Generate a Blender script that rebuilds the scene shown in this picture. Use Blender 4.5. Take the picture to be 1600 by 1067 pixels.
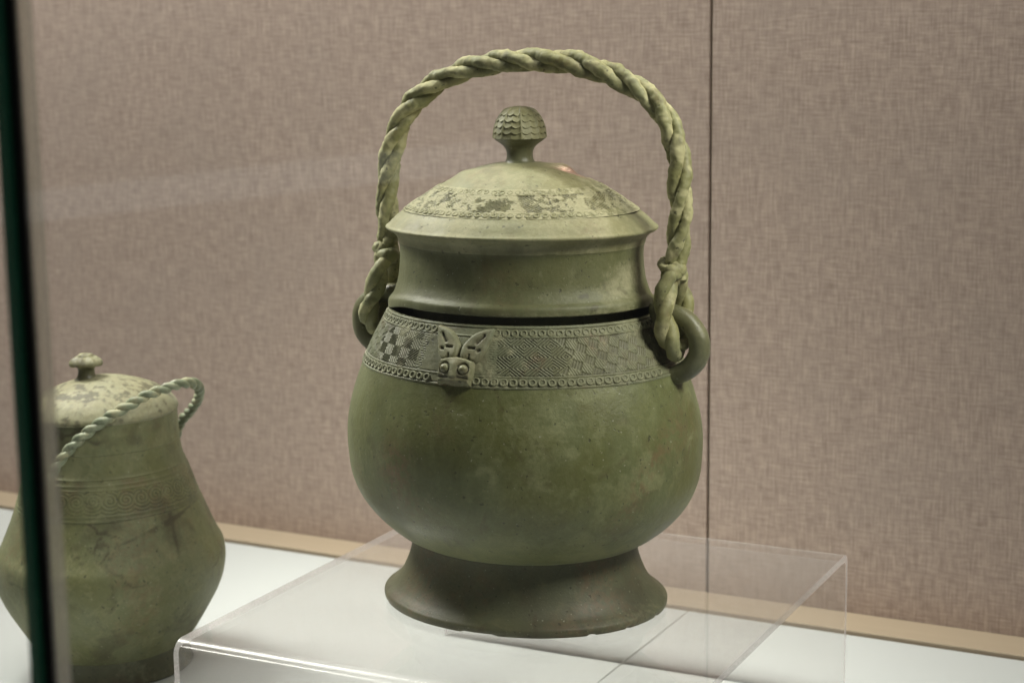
import bpy, math, random
import numpy as np

random.seed(7)
rng = np.random.default_rng(7)
for o in list(bpy.data.objects):
    bpy.data.objects.remove(o)
scn = bpy.context.scene
COL = scn.collection
PI = math.pi

# ------------------------------------------------------------------ places (metres, z = 0 on the shelf, origin under the large vessel)
H_STAND = 0.115
PSI = math.radians(29)          # the vessel and its stand are turned this far, right end nearer
STAND_YAW = math.radians(-26.5)
WALL_YAW = math.radians(-27.5)
WALL_P = (-0.318, 0.598)        # a point on the foot of the back wall
LV = (-0.3328, 0.1866)          # centre of the small vessel
CAM = (-0.0068, -1.1874, 0.5056)

# ------------------------------------------------------------------ camera
cd = bpy.data.cameras.new('camera')
cam = bpy.data.objects.new('camera', cd)
COL.objects.link(cam)
cam.location = CAM
from mathutils import Matrix, Vector
cam.rotation_euler = (Matrix.Rotation(math.radians(80), 3, 'X') @ Matrix.Rotation(math.radians(-0.7), 3, 'Z')).to_euler()
cd.sensor_width = 36
cd.lens = 2750 / 1600 * 36
cd.clip_start = 0.02
cd.clip_end = 50
cd.dof.use_dof = True
cd.dof.focus_distance = 1.15
cd.dof.aperture_fstop = 9.5
scn.camera = cam

# ------------------------------------------------------------------ dim gallery air and the lamps in the case ceiling
w = bpy.data.worlds.new('World')
scn.world = w
w.use_nodes = True
bg = w.node_tree.nodes['Background']
bg.inputs[0].default_value = (1.0, 0.97, 0.93, 1)
bg.inputs[1].default_value = 0.04

tv = np.array([math.cos(WALL_YAW), math.sin(WALL_YAW)])      # along the wall
nv = np.array([tv[1], -tv[0]])                               # from the wall towards the visitor


def area(name, along, out, z, sx, sy, watts, col, target=(0, 0, 0.25)):
    l = bpy.data.lights.new(name, 'AREA')
    l.shape = 'RECTANGLE'
    l.size, l.size_y = sx, sy
    l.energy = watts
    l.color = col
    o = bpy.data.objects.new(name, l)
    COL.objects.link(o)
    p = Vector((*(tv * along + nv * out), z))
    o.location = p
    d = Vector(target) - p
    o.rotation_euler = d.to_track_quat('-Z', 'Y').to_euler()
    return o


def spot(name, along, out, z, watts, col, target, deg=34, soft=.05):
    l = bpy.data.lights.new(name, 'SPOT')
    l.energy = watts
    l.color = col
    l.spot_size = math.radians(deg)
    l.spot_blend = .9
    l.shadow_soft_size = soft
    o = bpy.data.objects.new(name, l)
    COL.objects.link(o)
    p = Vector((*(tv * along + nv * out), z))
    o.location = p
    o.rotation_euler = (Vector(target) - p).to_track_quat('-Z', 'Y').to_euler()
    return o


spot('case_spotlight', 0.80, 0.14, 1.00, 50, (1, 0.955, 0.86), (0.03, 0, 0.31), 43, .17)
spot('case_spotlight', -0.75, 0.02, 1.02, 52, (1, 0.965, 0.89), (-0.20, 0.09, 0.22), 54, .15)
area('case_light_strip', -0.25, -0.06, 1.25, 2.2, 0.20, 3.6, (1, 0.965, 0.91), (-0.25, 0.05, 0.1))
area('wall_washer', -0.75, -0.10, 1.20, 2.2, 0.06, 15.0, (1, 0.96, 0.90), (*(tv * -0.75 - nv * 0.384), 0.42))

# long lit band of the showcase across the gallery, mirrored faintly in the front glass
l = bpy.data.lights.new('opposite_showcase_lamp', 'AREA')
l.shape, l.size, l.size_y = 'RECTANGLE', .95, .055
l.energy = .066
l.color = (.96, .98, 1)
o = bpy.data.objects.new('opposite_showcase_lamp', l)
COL.objects.link(o)
ax = Vector((.544, -.775, .093)).normalized()
ctr = Vector((-2.40, -1.77, .247))
zz = (ctr - Vector((-.08, -.64, .46))).normalized()
zz = (zz - ax * zz.dot(ax)).normalized()
yy = zz.cross(ax)
o.matrix_world = Matrix(((ax.x, yy.x, zz.x, ctr.x), (ax.y, yy.y, zz.y, ctr.y), (ax.z, yy.z, zz.z, ctr.z), (0, 0, 0, 1)))

scn.view_settings.view_transform = 'Standard'
scn.view_settings.look = 'None'
scn.view_settings.exposure = 0
scn.view_settings.gamma = 1
scn.view_settings.use_curve_mapping = False


# ------------------------------------------------------------------ numpy noise
def _hash(i, j, k, s):
    n = (i * 374761393 + j * 668265263 + k * 2147483647 + s * 1274126177).astype(np.int64) & 0xffffffff
    n = ((n ^ (n >> 13)) * 1274126177) & 0xffffffff
    n = ((n ^ (n >> 16)) * 2246822519) & 0xffffffff
    return ((n ^ (n >> 15)) & 0xffff) / 65535.0


def vnoise(P, s=0):
    i = np.floor(P).astype(np.int64)
    f = P - i
    f = f * f * (3 - 2 * f)
    r = 0
    for dx in (0, 1):
        for dy in (0, 1):
            for dz in (0, 1):
                wgt = (f[..., 0] if dx else 1 - f[..., 0]) * (f[..., 1] if dy else 1 - f[..., 1]) * (f[..., 2] if dz else 1 - f[..., 2])
                r = r + wgt * _hash(i[..., 0] + dx, i[..., 1] + dy, i[..., 2] + dz, s)
    return r


def fbm(P, scale, octv=4, s=0):
    a, t, r = 1.0, 0.0, 0.0
    for o in range(octv):
        r = r + a * vnoise(P * scale * 2 ** o + 17.3 * o, s + o)
        t += a
        a *= 0.5
    return r / t


def sstep(a, b, x):
    t = np.clip((x - a) / (b - a), 0, 1)
    return t * t * (3 - 2 * t)


# ------------------------------------------------------------------ mesh helpers
def mesh_np(name, V, F, mats, attrs=None, smooth=True, midx=None):
    """V (n,3), F (m,4) or list of (m,k) index arrays"""
    me = bpy.data.meshes.new(name)
    Fs = F if isinstance(F, list) else [F]
    V = np.asarray(V, np.float32)
    me.vertices.add(len(V))
    me.vertices.foreach_set('co', V.ravel())
    nl = sum(f.size for f in Fs)
    npoly = sum(len(f) for f in Fs)
    me.loops.add(nl)
    me.loops.foreach_set('vertex_index', np.concatenate([f.ravel() for f in Fs]).astype(np.int32))
    me.polygons.add(npoly)
    tot = np.concatenate([np.full(len(f), f.shape[1]) for f in Fs])
    st = np.concatenate([[0], np.cumsum(tot)[:-1]])
    me.polygons.foreach_set('loop_start', st.astype(np.int32))
    me.update(calc_edges=True)
    me.polygons.foreach_set('use_smooth', np.full(npoly, smooth))
    if midx is not None:
        me.polygons.foreach_set('material_index', np.asarray(midx, np.int32))
    for m in (mats if isinstance(mats, (list, tuple)) else [mats]):
        me.materials.append(m)
    for k, a in (attrs or {}).items():
        at = me.attributes.new(k, 'FLOAT', 'POINT')
        at.data.foreach_set('value', np.asarray(a, np.float32).ravel())
    me.validate()
    return me


def obj(name, me, parent=None, loc=None, rotz=None):
    o = bpy.data.objects.new(name, me)
    COL.objects.link(o)
    if parent:
        o.parent = parent
    if loc is not None:
        o.location = loc
    if rotz is not None:
        o.rotation_euler = (0, 0, rotz)
    return o


def thing(name, label, cat, loc=(0, 0, 0), rotz=0.0, group=None):
    o = obj(name, None, None, loc, rotz)
    o['label'] = label
    o['category'] = cat
    if group:
        o['group'] = group
    return o


def grid_faces(nu, nv, wrap_u=False):
    """vertices laid out [v][u]"""
    u = np.arange(nu if wrap_u else nu - 1)
    v = np.arange(nv - 1)
    U, Vv = np.meshgrid(u, v)
    U2 = (U + 1) % nu
    a = Vv * nu + U
    b = Vv * nu + U2
    c = (Vv + 1) * nu + U2
    d = (Vv + 1) * nu + U
    return np.stack([a, b, c, d], -1).reshape(-1, 4)


def smooth_profile(pts, n, sharp=()):
    """resample a list of (r,z) with Catmull-Rom between sharp corners; returns (n_total,2)"""
    pts = np.array(pts, float)
    cuts = [0] + sorted(sharp) + [len(pts) - 1]
    total = np.sum(np.linalg.norm(np.diff(pts, axis=0), axis=1))
    out = []
    for a, b in zip(cuts[:-1], cuts[1:]):
        seg = pts[a:b + 1]
        L = np.sum(np.linalg.norm(np.diff(seg, axis=0), axis=1))
        m = max(3, int(round(n * L / total)))
        if len(seg) == 2:
            t = np.linspace(0, 1, m)[:, None]
            res = seg[0] * (1 - t) + seg[1] * t
        else:
            p = np.vstack([2 * seg[0] - seg[1], seg, 2 * seg[-1] - seg[-2]])
            d = np.sqrt(np.maximum(np.linalg.norm(np.diff(p, axis=0), axis=1), 1e-9))
            tt = np.concatenate([[0], np.cumsum(d)])
            q = np.linspace(tt[1], tt[-2], m)
            res = []
            for x in q:
                i = min(max(int(np.searchsorted(tt, x, side='right')) - 1, 1), len(p) - 3)
                t0, t1, t2, t3 = tt[i - 1:i + 3]
                P0, P1, P2, P3 = p[i - 1:i + 3]
                A1 = (t1 - x) / (t1 - t0) * P0 + (x - t0) / (t1 - t0) * P1
                A2 = (t2 - x) / (t2 - t1) * P1 + (x - t1) / (t2 - t1) * P2
                A3 = (t3 - x) / (t3 - t2) * P2 + (x - t2) / (t3 - t2) * P3
                B1 = (t2 - x) / (t2 - t0) * A1 + (x - t0) / (t2 - t0) * A2
                B2 = (t3 - x) / (t3 - t1) * A2 + (x - t1) / (t3 - t1) * A3
                res.append((t2 - x) / (t2 - t1) * B1 + (x - t1) / (t2 - t1) * B2)
            res = np.array(res)
        out.append(res if not out else res[1:])
    return np.vstack(out)


def lathe(name, pr, nu, q, mat, disp=None, attr=None, extra=None):
    """pr (n,2) r,z listed from bottom to top; oval plan (1 : q)"""
    th = np.linspace(0, 2 * PI, nu, endpoint=False)
    nrm = np.stack([np.gradient(pr[:, 1]), -np.gradient(pr[:, 0])], 1)
    nrm /= np.maximum(np.linalg.norm(nrm, axis=1, keepdims=True), 1e-12)
    C, S = np.cos(th)[None, :], np.sin(th)[None, :]
    R, Z = pr[:, :1], pr[:, 1:]
    X, Y, ZZ = R * C, q * R * S, Z + 0 * C
    NX, NY, NZ = nrm[:, :1] * q * C, nrm[:, :1] * S, nrm[:, 1:] * (q * C * C + S * S)
    N = np.stack([NX, NY, NZ], -1)
    N /= np.maximum(np.linalg.norm(N, axis=-1, keepdims=True), 1e-12)
    P = np.stack([X, Y, ZZ], -1)
    TH = th[None, :] + 0 * Z
    if disp is not None:
        d = disp(P, TH)
        P = P + N * d[..., None]
    if extra is not None:
        P = extra(P, TH)
    at = attr(P, TH) if attr else None
    me = mesh_np(name, P.reshape(-1, 3), grid_faces(nu, len(pr), True), mat, at)
    return me


def rough_surface(amp_lo, amp_hi, seed):
    def f(P, TH):
        return amp_lo * (fbm(P, 14, 2, seed) - .5) * 2 + amp_hi * (fbm(P, 160, 3, seed + 9) - .5) * 2
    return f


# ------------------------------------------------------------------ materials
class NT:
    def __init__(self, name):
        self.m = bpy.data.materials.new(name)
        self.m.use_nodes = True
        self.t = self.m.node_tree
        self.t.nodes.clear()
        self.out = self.n('ShaderNodeOutputMaterial')

    def n(self, typ, **kw):
        nd = self.t.nodes.new(typ)
        for k, v in kw.items():
            setattr(nd, k, v)
        return nd

    def l(self, a, b):
        self.t.links.new(a, b)

    def setin(self, sock, v):
        if hasattr(v, 'is_output'):
            self.l(v, sock)
        else:
            sock.default_value = v if not isinstance(v, tuple) or len(v) != 3 or sock.type != 'RGBA' else (*v, 1)

    def math(self, op, a, b=0.0, clamp=False):
        nd = self.n('ShaderNodeMath', operation=op)
        nd.use_clamp = clamp
        self.setin(nd.inputs[0], a)
        self.setin(nd.inputs[1], b)
        return nd.outputs[0]

    def mix(self, f, a, b, blend='MIX'):
        nd = self.n('ShaderNodeMix', data_type='RGBA', blend_type=blend)
        self.setin(nd.inputs[0], f)
        self.setin(nd.inputs[6], a)
        self.setin(nd.inputs[7], b)
        return nd.outputs[2]

    def coord(self, scale=None, kind='Object'):
        tc = self.n('ShaderNodeTexCoord').outputs[kind]
        if scale is None:
            return tc
        mp = self.n('ShaderNodeMapping')
        mp.inputs['Scale'].default_value = scale
        self.l(tc, mp.inputs[0])
        return mp.outputs[0]

    def noise(self, vec, scale, detail=4, rough=.55, dist=0.0):
        nd = self.n('ShaderNodeTexNoise')
        nd.inputs['Scale'].default_value = scale
        nd.inputs['Detail'].default_value = detail
        nd.inputs['Roughness'].default_value = rough
        nd.inputs['Distortion'].default_value = dist
        self.l(vec, nd.inputs['Vector'])
        return nd.outputs[0]

    def ramp(self, f, a, b):
        nd = self.n('ShaderNodeMapRange', interpolation_type='SMOOTHSTEP')
        nd.inputs[1].default_value = a
        nd.inputs[2].default_value = b
        self.l(f, nd.inputs[0])
        return nd.outputs[0]

    def attr(self, name):
        return self.n('ShaderNodeAttribute', attribute_name=name).outputs['Fac']

    def bump(self, h, strength, dist):
        nd = self.n('ShaderNodeBump')
        nd.inputs['Strength'].default_value = strength
        nd.inputs['Distance'].default_value = dist
        self.l(h, nd.inputs['Height'])
        return nd.outputs[0]

    def principled(self, **kw):
        p = self.n('ShaderNodeBsdfPrincipled')
        for k, v in kw.items():
            self.setin(p.inputs[k.replace('_', ' ')], v)
        self.l(p.outputs[0], self.out.inputs[0])
        return p


def bronze(name, olive, grey, pale, brown, rough=.55, pale_amt=(.58, .75), crustcol=(.38, .36, .22)):
    t = NT(name)
    c = t.coord()
    big = t.noise(c, 16, 4, .6, .4)
    mid = t.noise(c, 70, 5, .62, .6)
    fin = t.noise(c, 420, 4, .65)
    col = t.mix(t.ramp(big, .36, .64), olive, grey)
    wash = t.noise(t.coord((1.3, 1.3, .8)), 42, 6, .7, .8)
    col = t.mix(t.math('MULTIPLY', t.ramp(wash, .50, .70), .45), col, pale)
    col = t.mix(t.math('MULTIPLY', t.ramp(wash, .48, .30), .45), col, tuple(k * .55 for k in olive))
    col = t.mix(t.math('MULTIPLY', t.ramp(mid, pale_amt[0], pale_amt[1]), .55), col, pale)
    mid2 = t.noise(t.coord((1, 1, .55)), 34, 5, .65, 1.2)
    col = t.mix(t.math('MULTIPLY', t.ramp(mid2, .56, .72), .6), col, brown)
    # rusty stains
    rust = t.math('MULTIPLY', t.attr('rust'), t.ramp(t.noise(c, 190, 5, .7), .38, .62))
    col = t.mix(t.math('MULTIPLY', rust, .8), col, (.17, .095, .05))
    # pale crusts
    cr = t.attr('crust')
    crn = t.math('MULTIPLY', t.ramp(t.math('ADD', t.math('MULTIPLY', t.noise(c, 240, 6, .75), 1.1), cr), .66, 1.40), .70)
    crn = t.math('MULTIPLY', crn, t.ramp(cr, .02, .25))
    col = t.mix(crn, col, crustcol)
    # dirt lying in the recesses of the casting
    col = t.mix(t.math('MULTIPLY', t.attr('dirt'), .78), col, (.042, .034, .017))
    # small dark pits and light flecks
    pit = t.ramp(t.noise(c, 300, 2, .4), .68, .74)
    col = t.mix(t.math('MULTIPLY', pit, .6), col, (.02, .018, .010))
    fleck = t.ramp(t.noise(t.coord((1.07, .93, 1.03)), 510, 2, .4), .71, .78)
    col = t.mix(t.math('MULTIPLY', fleck, .5), col, (.42, .42, .32))
    col = t.mix(.22, col, t.mix(fin, (0, 0, 0), (1, 1, 1)), 'SOFT_LIGHT')
    # bare metal rubbed free of patina
    bare = t.attr('bare')
    col = t.mix(bare, col, (.50, .33, .25))
    h = t.math('ADD', t.math('MULTIPLY', mid, .5), fin)
    h = t.math('SUBTRACT', h, t.math('MULTIPLY', pit, .8))
    h = t.math('ADD', h, t.math('MULTIPLY', crn, .7))
    rg = t.math('ADD', t.math('MULTIPLY', mid, .30), rough - .15)
    rg = t.math('ADD', rg, t.math('MULTIPLY', crn, .25))
    rg = t.math('SUBTRACT', rg, t.math('MULTIPLY', bare, .28), True)
    t.principled(Base_Color=col, Roughness=rg, Normal=t.bump(h, .22, .0012), Metallic=t.math('MULTIPLY', bare, .7), Sheen_Weight=.12, Sheen_Roughness=.45, Sheen_Tint=(.75, .82, .62, 1))
    return t.m


M_BODY = bronze('patina_body', (.112, .118, .036), (.120, .134, .054), (.195, .203, .092), (.088, .072, .030), .46, (.52, .74), (.235, .245, .118))
M_FOOT = bronze('patina_foot', (.085, .083, .038), (.092, .098, .054), (.15, .14, .07), (.075, .055, .03), .55)
M_LID = bronze('patina_lid', (.188, .178, .078), (.206, .206, .106), (.27, .25, .135), (.145, .125, .058), .55)
M_COLLAR = bronze('patina_collar', (.104, .106, .038), (.118, .125, .056), (.19, .19, .10), (.09, .084, .042), .56)
M_BAND = bronze('patina_band', (.140, .142, .070), (.155, .168, .10), (.24, .24, .145), (.11, .09, .048), .6)
M_ROPE = bronze('patina_rope', (.215, .208, .080), (.245, .248, .125), (.38, .36, .18), (.12, .10, .045), .60, (.5, .7), (.48, .45, .25))
M_LUG = bronze('patina_lug', (.128, .130, .060), (.145, .152, .085), (.21, .20, .11), (.10, .085, .045), .42)
M_SBODY = bronze('patina_small_body', (.138, .142, .054), (.155, .165, .085), (.23, .225, .115), (.085, .080, .042), .6, (.5, .68))
M_SLID = bronze('patina_small_lid', (.20, .19, .10), (.21, .21, .13), (.28, .26, .16), (.13, .12, .07), .6)
M_SROPE = bronze('patina_small_rope', (.15, .175, .10), (.18, .21, .135), (.36, .38, .26), (.10, .105, .06), .5, (.48, .66))


def mat_fabric():
    t = NT('linen_wall_cloth')
    c = t.coord()
    ver = t.noise(t.coord((520, 1, 44)), 1, 3, .6)
    hor = t.noise(t.coord((54, 1, 500)), 1, 3, .6)
    ver2 = t.noise(t.coord((900, 1, 60)), 1, 2, .5)
    hor2 = t.noise(t.coord((60, 1, 900)), 1, 2, .5)
    cloud = t.noise(t.coord((1, 1, 1)), 9, 3, .5)
    blot = t.noise(t.coord((130, 1, 80)), 1, 4, .6, .5)
    s = t.math('ADD', t.math('MULTIPLY', ver, .32), t.math('MULTIPLY', hor, .30))
    s = t.math('ADD', s, t.math('MULTIPLY', t.math('ADD', ver2, hor2), .10))
    s = t.math('ADD', s, t.math('MULTIPLY', blot, .16))
    col = t.mix(t.ramp(s, .34, .66), (.355, .272, .230), (.630, .500, .428))
    col = t.mix(t.math('MULTIPLY', t.ramp(cloud, .4, .7), .18), col, (.44, .37, .33))
    red = t.ramp(t.noise(t.coord((75, 1, 260)), 1, 2, .5), .74, .80)
    col = t.mix(t.math('MULTIPLY', red, .35), col, (.25, .12, .10))
    # woven thread relief
    wv = t.n('ShaderNodeTexWave', bands_direction='X')
    wv.inputs['Scale'].default_value = 420
    wv.inputs['Distortion'].default_value = .6
    t.l(c, wv.inputs[0])
    wh = t.n('ShaderNodeTexWave', bands_direction='Z')
    wh.inputs['Scale'].default_value = 420
    wh.inputs['Distortion'].default_value = .6
    t.l(c, wh.inputs[0])
    h = t.math('ADD', t.math('MULTIPLY', t.math('ADD', wv.outputs[1], wh.outputs[1]), .3), s)
    t.principled(Base_Color=col, Roughness=.95, Specular_IOR_Level=.15, Normal=t.bump(h, .35, .001))
    return t.m


def mat_plain(name, col, rough=.5, var=.1, scale=40, spec=.5):
    t = NT(name)
    n = t.noise(t.coord(), scale, 4)
    dark = tuple(x * (1 - var) for x in col)
    light = tuple(min(1, x * (1 + var)) for x in col)
    t.principled(Base_Color=t.mix(n, dark, light), Roughness=rough, Specular_IOR_Level=spec)
    return t.m


def mat_sheet(name, tint, rough=.01, base=.04, veil=0.0, veilcol=(.8, .78, .75)):
    """clear sheet: straight transmission plus Schlick reflection on each face"""
    t = NT(name)
    lw = t.n('ShaderNodeLayerWeight')
    lw.inputs[0].default_value = .5
    f5 = t.math('POWER', lw.outputs['Facing'], 5)
    fac = t.math('MINIMUM', t.math('ADD', t.math('MULTIPLY', f5, 1 - base), base), .38)
    tr = t.n('ShaderNodeBsdfTransparent')
    tr.inputs[0].default_value = (*tint, 1)
    gl = t.n('ShaderNodeBsdfGlossy')
    gl.inputs['Roughness'].default_value = rough
    gl.inputs[0].default_value = (1, 1, 1, 1)
    m1 = t.n('ShaderNodeMixShader')
    t.l(fac, m1.inputs[0])
    t.l(tr.outputs[0], m1.inputs[1])
    t.l(gl.outputs[0], m1.inputs[2])
    res = m1.outputs[0]
    if veil:
        df = t.n('ShaderNodeBsdfDiffuse')
        df.inputs[0].default_value = (*veilcol, 1)
        tl = t.n('ShaderNodeBsdfTranslucent')
        tl.inputs[0].default_value = (*veilcol, 1)
        ad = t.n('ShaderNodeMixShader')
        t.l(df.outputs[0], ad.inputs[1])
        t.l(tl.outputs[0], ad.inputs[2])
        m2 = t.n('ShaderNodeMixShader')
        nz = t.noise(t.coord(), 900, 3, .6)
        t.l(t.math('ADD', t.math('MULTIPLY', t.ramp(nz, .3, .8), .5 * veil), .75 * veil), m2.inputs[0])
        t.l(res, m2.inputs[1])
        t.l(ad.outputs[0], m2.inputs[2])
        res = m2.outputs[0]
    t.l(res, t.out.inputs[0])
    return t.m


M_FABRIC = mat_fabric()
M_SHELF = mat_plain('milk_white_glass', (.605, .635, .63), .55, .02, 6, .3)
M_SEAM = mat_plain('brown_seam', (.20, .155, .105), .9)
M_JOINT = mat_plain('grey_joint', (.48, .48, .45), .8)
M_ACRYL = mat_sheet('clear_acrylic', (.985, .983, .98), .012, .05, .055, (.86, .83, .82))  # pale pinkish veil: dust, with some of the wall's reflection put into the colour
M_ACRYL_EDGE = mat_sheet('acrylic_cut_edge', (.90, .88, .88), .10, .14, .34, (.95, .90, .90))
M_ACRYL_BENT = mat_sheet('clear_acrylic_bent', (.985, .983, .98), .26, .035, .06, (.86, .81, .80))  # pinkish veil paints the wall's reflection into the bends
M_GLASS = mat_sheet('case_glass', (.97, .985, .975), .0, .035)
M_GLASS_EDGE = mat_plain('green_glass_edge', (.04, .20, .125), .25, .3, 12)
M_SEAL = mat_plain('black_rubber_seal', (.006, .006, .008), .6, .2, 30)
M_CLEAR_STRIP = mat_sheet('greyed_plastic_strip', (.86, .84, .80), .2, .08, .34, (.80, .77, .70))


def mat_wood():
    t = NT('pale_wood')
    g = t.noise(t.coord((3, 90, 90)), 1, 4, .6)
    t.principled(Base_Color=t.mix(g, (.42, .335, .235), (.50, .41, .30)), Roughness=.55)
    return t.m


M_WOOD = mat_wood()


# ------------------------------------------------------------------ boxes
def box_me(name, x0, x1, y0, y1, z0, z1, mats, bev=0.0, midx=None):
    import bmesh
    bm = bmesh.new()
    bmesh.ops.create_cube(bm, size=1)
    for v in bm.verts:
        v.co = ((x0 + x1) / 2 + v.co.x * (x1 - x0), (y0 + y1) / 2 + v.co.y * (y1 - y0), (z0 + z1) / 2 + v.co.z * (z1 - z0))
    if bev:
        bmesh.ops.bevel(bm, geom=bm.edges[:], offset=bev, segments=2, affect='EDGES', profile=.5)
    me = bpy.data.meshes.new(name)
    bm.to_mesh(me)
    bm.free()
    for m in (mats if isinstance(mats, (list, tuple)) else [mats]):
        me.materials.append(m)
    return me


# ------------------------------------------------------------------ the setting
wall = obj('wall', box_me('wall', -1.6, 1.6, .004, .05, -.05, 1.5, M_SEAM), None, (*WALL_P, 0), WALL_YAW)
wall['kind'] = 'structure'
# seam of the cloth panels: along-wall coordinate of the joint
sx = float(np.dot(np.array([.1661, .3432 - 0.0]) - np.array(WALL_P), tv))
SEAM_X = sx
obj('wall_panel', box_me('wall_panel', -1.6, SEAM_X - .0013, 0, .0039, -.04, 1.5, M_FABRIC, .0008), wall)
obj('wall_panel', box_me('wall_panel', SEAM_X + .0013, 1.6, 0, .0039, -.04, 1.5, M_FABRIC, .0008), wall)

ledge = obj('wooden_ledge', box_me('wooden_ledge', -1.6, 1.6, -.046, -.0006, -.03, .003, M_WOOD, .0008), None, (*WALL_P, 0), WALL_YAW)
ledge['kind'] = 'structure'

# white glass shelf of two panels with a fine joint
shelf = obj('shelf', box_me('shelf', -1.6, 1.6, -.95, -.049, -.05, -.0015, M_JOINT), None, (*WALL_P, 0), WALL_YAW)
shelf['kind'] = 'structure'
JX = float(np.dot(np.array([.106, .224]) - np.array(WALL_P), tv))
obj('shelf_panel', box_me('shelf_panel', -1.6, JX - .0008, -.95, -.0495, -.0014, 0, M_SHELF), shelf)
obj('shelf_panel', box_me('shelf_panel', JX + .0008, 1.6, -.95, -.0495, -.0014, 0, M_SHELF), shelf)


# ------------------------------------------------------------------ acrylic stand (bent sheet: front leg, top, back leg)
def build_stand():
    st = thing('display_stand', 'clear acrylic riser bent from one sheet, under the large vessel', 'display stand', (.0069, .0045, 0), STAND_YAW)
    hw, hd, T, Rb = .173, .187, .0055, .010
    zt = H_STAND
    outer, inner = [], []

    def arc(cy, cz, r, a0, a1, n=10):
        return [(cy + r * math.cos(a), cz + r * math.sin(a)) for a in np.linspace(a0, a1, n)]
    outer = [(-hd, 0)] + arc(-hd + Rb, zt - Rb, Rb, PI, PI / 2) + arc(hd - Rb, zt - Rb, Rb, PI / 2, 0) + [(hd, 0)]
    inner = [(-hd + T, 0)] + arc(-hd + Rb, zt - Rb, Rb - T, PI, PI / 2) + arc(hd - Rb, zt - Rb, Rb - T, PI / 2, 0) + [(hd - T, 0)]
    outer, inner = np.array(outer), np.array(inner)
    n = len(outer)
    # three sheet pieces so that top and legs are parts of their own
    spans = [('front_leg', 0, 10), ('top_sheet', 10, n - 11), ('back_leg', n - 11, n - 1)]
    for nm, a, b in spans:
        idx = np.arange(a, b + 1)
        m = len(idx)
        V, F, mi = [], [], []
        for x in (-hw, hw):
            for pr in (outer, inner):
                V += [(x, pr[i][0], pr[i][1]) for i in idx]
        o0, i0, o1, i1 = 0, m, 2 * m, 3 * m
        for k in range(m - 1):
            F.append((o0 + k, o0 + k + 1, o1 + k + 1, o1 + k)); mi.append(0)
            F.append((i0 + k + 1, i0 + k, i1 + k, i1 + k + 1)); mi.append(0)
            F.append((o0 + k + 1, o0 + k, i0 + k, i0 + k + 1)); mi.append(1)
            F.append((o1 + k, o1 + k + 1, i1 + k + 1, i1 + k)); mi.append(1)
        if a == 0:
            F.append((o0, o1, i1, i0)); mi.append(0)
        if b == n - 1:
            k = m - 1
            F.append((o0 + k, i0 + k, i1 + k, o1 + k)); mi.append(0)
        me = mesh_np(nm, V, np.array(F), [M_ACRYL if nm == 'top_sheet' else M_ACRYL_BENT, M_ACRYL_EDGE], None, True, mi)
        # crisp borders between sheet and cut edge
        me.polygons.foreach_set('use_smooth', np.array([x == 0 for x in mi]))
        o = obj(nm, me, st)
        ed = o.modifiers.new('split', 'EDGE_SPLIT')
        ed.split_angle = math.radians(40)
    return st


build_stand()

# ------------------------------------------------------------------ large vessel
Q = .86


def to_world(P, psi=PSI):
    """vessel-local to camera-facing axes, used to place stains where they are on the bronze"""
    x = P[..., 0] * math.cos(psi) + P[..., 1] * math.sin(psi)
    y = -P[..., 0] * math.sin(psi) + P[..., 1] * math.cos(psi)
    return x, y, P[..., 2]


def blob(x, z, cx, cz, sx, sz, shear=0.0):
    dx = x - cx - shear * (z - cz)
    return np.exp(-((dx / sx) ** 2 + ((z - cz) / sz) ** 2))


vessel = thing('bronze_vessel', 'large green bronze ritual vessel with patterned shoulder and tall twisted handle', 'vessel', (0, 0, H_STAND), -PSI)

BODY = [(.0796, .0440), (.0890, .0477), (.1000, .0555), (.1090, .0640), (.1175, .0755), (.1235, .0900), (.1256, .1060), (.1258, .1220), (.1240, .1350), (.1206, .1480), (.1165, .1600), (.1135, .1680)]
BAND_B, BAND_T = np.array([.1138, .1680]), np.array([.0938, .2055])
prof_body = smooth_profile([(.070, .0425)] + BODY, 150)


def body_attr(P, TH):
    x, y, z = to_world(P)
    fr = (y < .02)
    rust = blob(x, z, -.084, .112, .010, .018) + .9 * blob(x, z, .077, .107, .009, .028, .55) + .35 * blob(x, z, -.075, .085, .02, .012) \
        + .4 * blob(x, z, .105, .13, .01, .02)
    rust = rust + .5 * sstep(.62, .8, fbm(P, 22, 4, 77))
    ring = np.exp(-((np.hypot(x + .025, (z - .1125) * .95) - .0055) / .0022) ** 2) * sstep(-.6, .4, np.sin(np.arctan2(z - .1125, x + .025) * 1 + .6) + .4)
    crust = .55 * ring + .30 * blob(x, z, .05, .12, .04, .03) * fbm(P, 60, 3, 5) + .5 * sstep(.62, .85, fbm(P, 48, 5, 31)) * sstep(-.02, .06, x)
    crust = crust + .55 * sstep(.085, .050, z) * sstep(.25, .75, fbm(P, 60, 5, 8)) + .35 * sstep(.075, .050, z) * sstep(-.02, -.06, x)
    crust = crust + .40 * sstep(.40, .78, fbm(P * np.array([1, 1, .7]), 30, 6, 52)) + .30 * sstep(.54, .64, fbm(P, 85, 4, 53)) * sstep(-.03, .05, x)
    scr = np.exp(-(np.abs(fbm(P * np.array([1, 1, 1.6]), 55, 3, 64) - .5) / .006) ** 2) * sstep(.56, .66, fbm(P, 30, 3, 65))
    dirt = .35 * scr + .55 * blob(x, z, .062, .049, .010, .0022) + .35 * sstep(.70, .82, fbm(P, 120, 4, 41)) + .25 * sstep(.52, .72, fbm(P * np.array([1, 1, .5]), 13, 3, 15)) * sstep(.05, -.06, x)
    return {'rust': rust * fr, 'crust': crust, 'dirt': np.clip(dirt, 0, 1)}


obj('body', lathe('body', prof_body, 420, Q, M_BODY, rough_surface(.0007, .00008, 3), body_attr), vessel)

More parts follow.
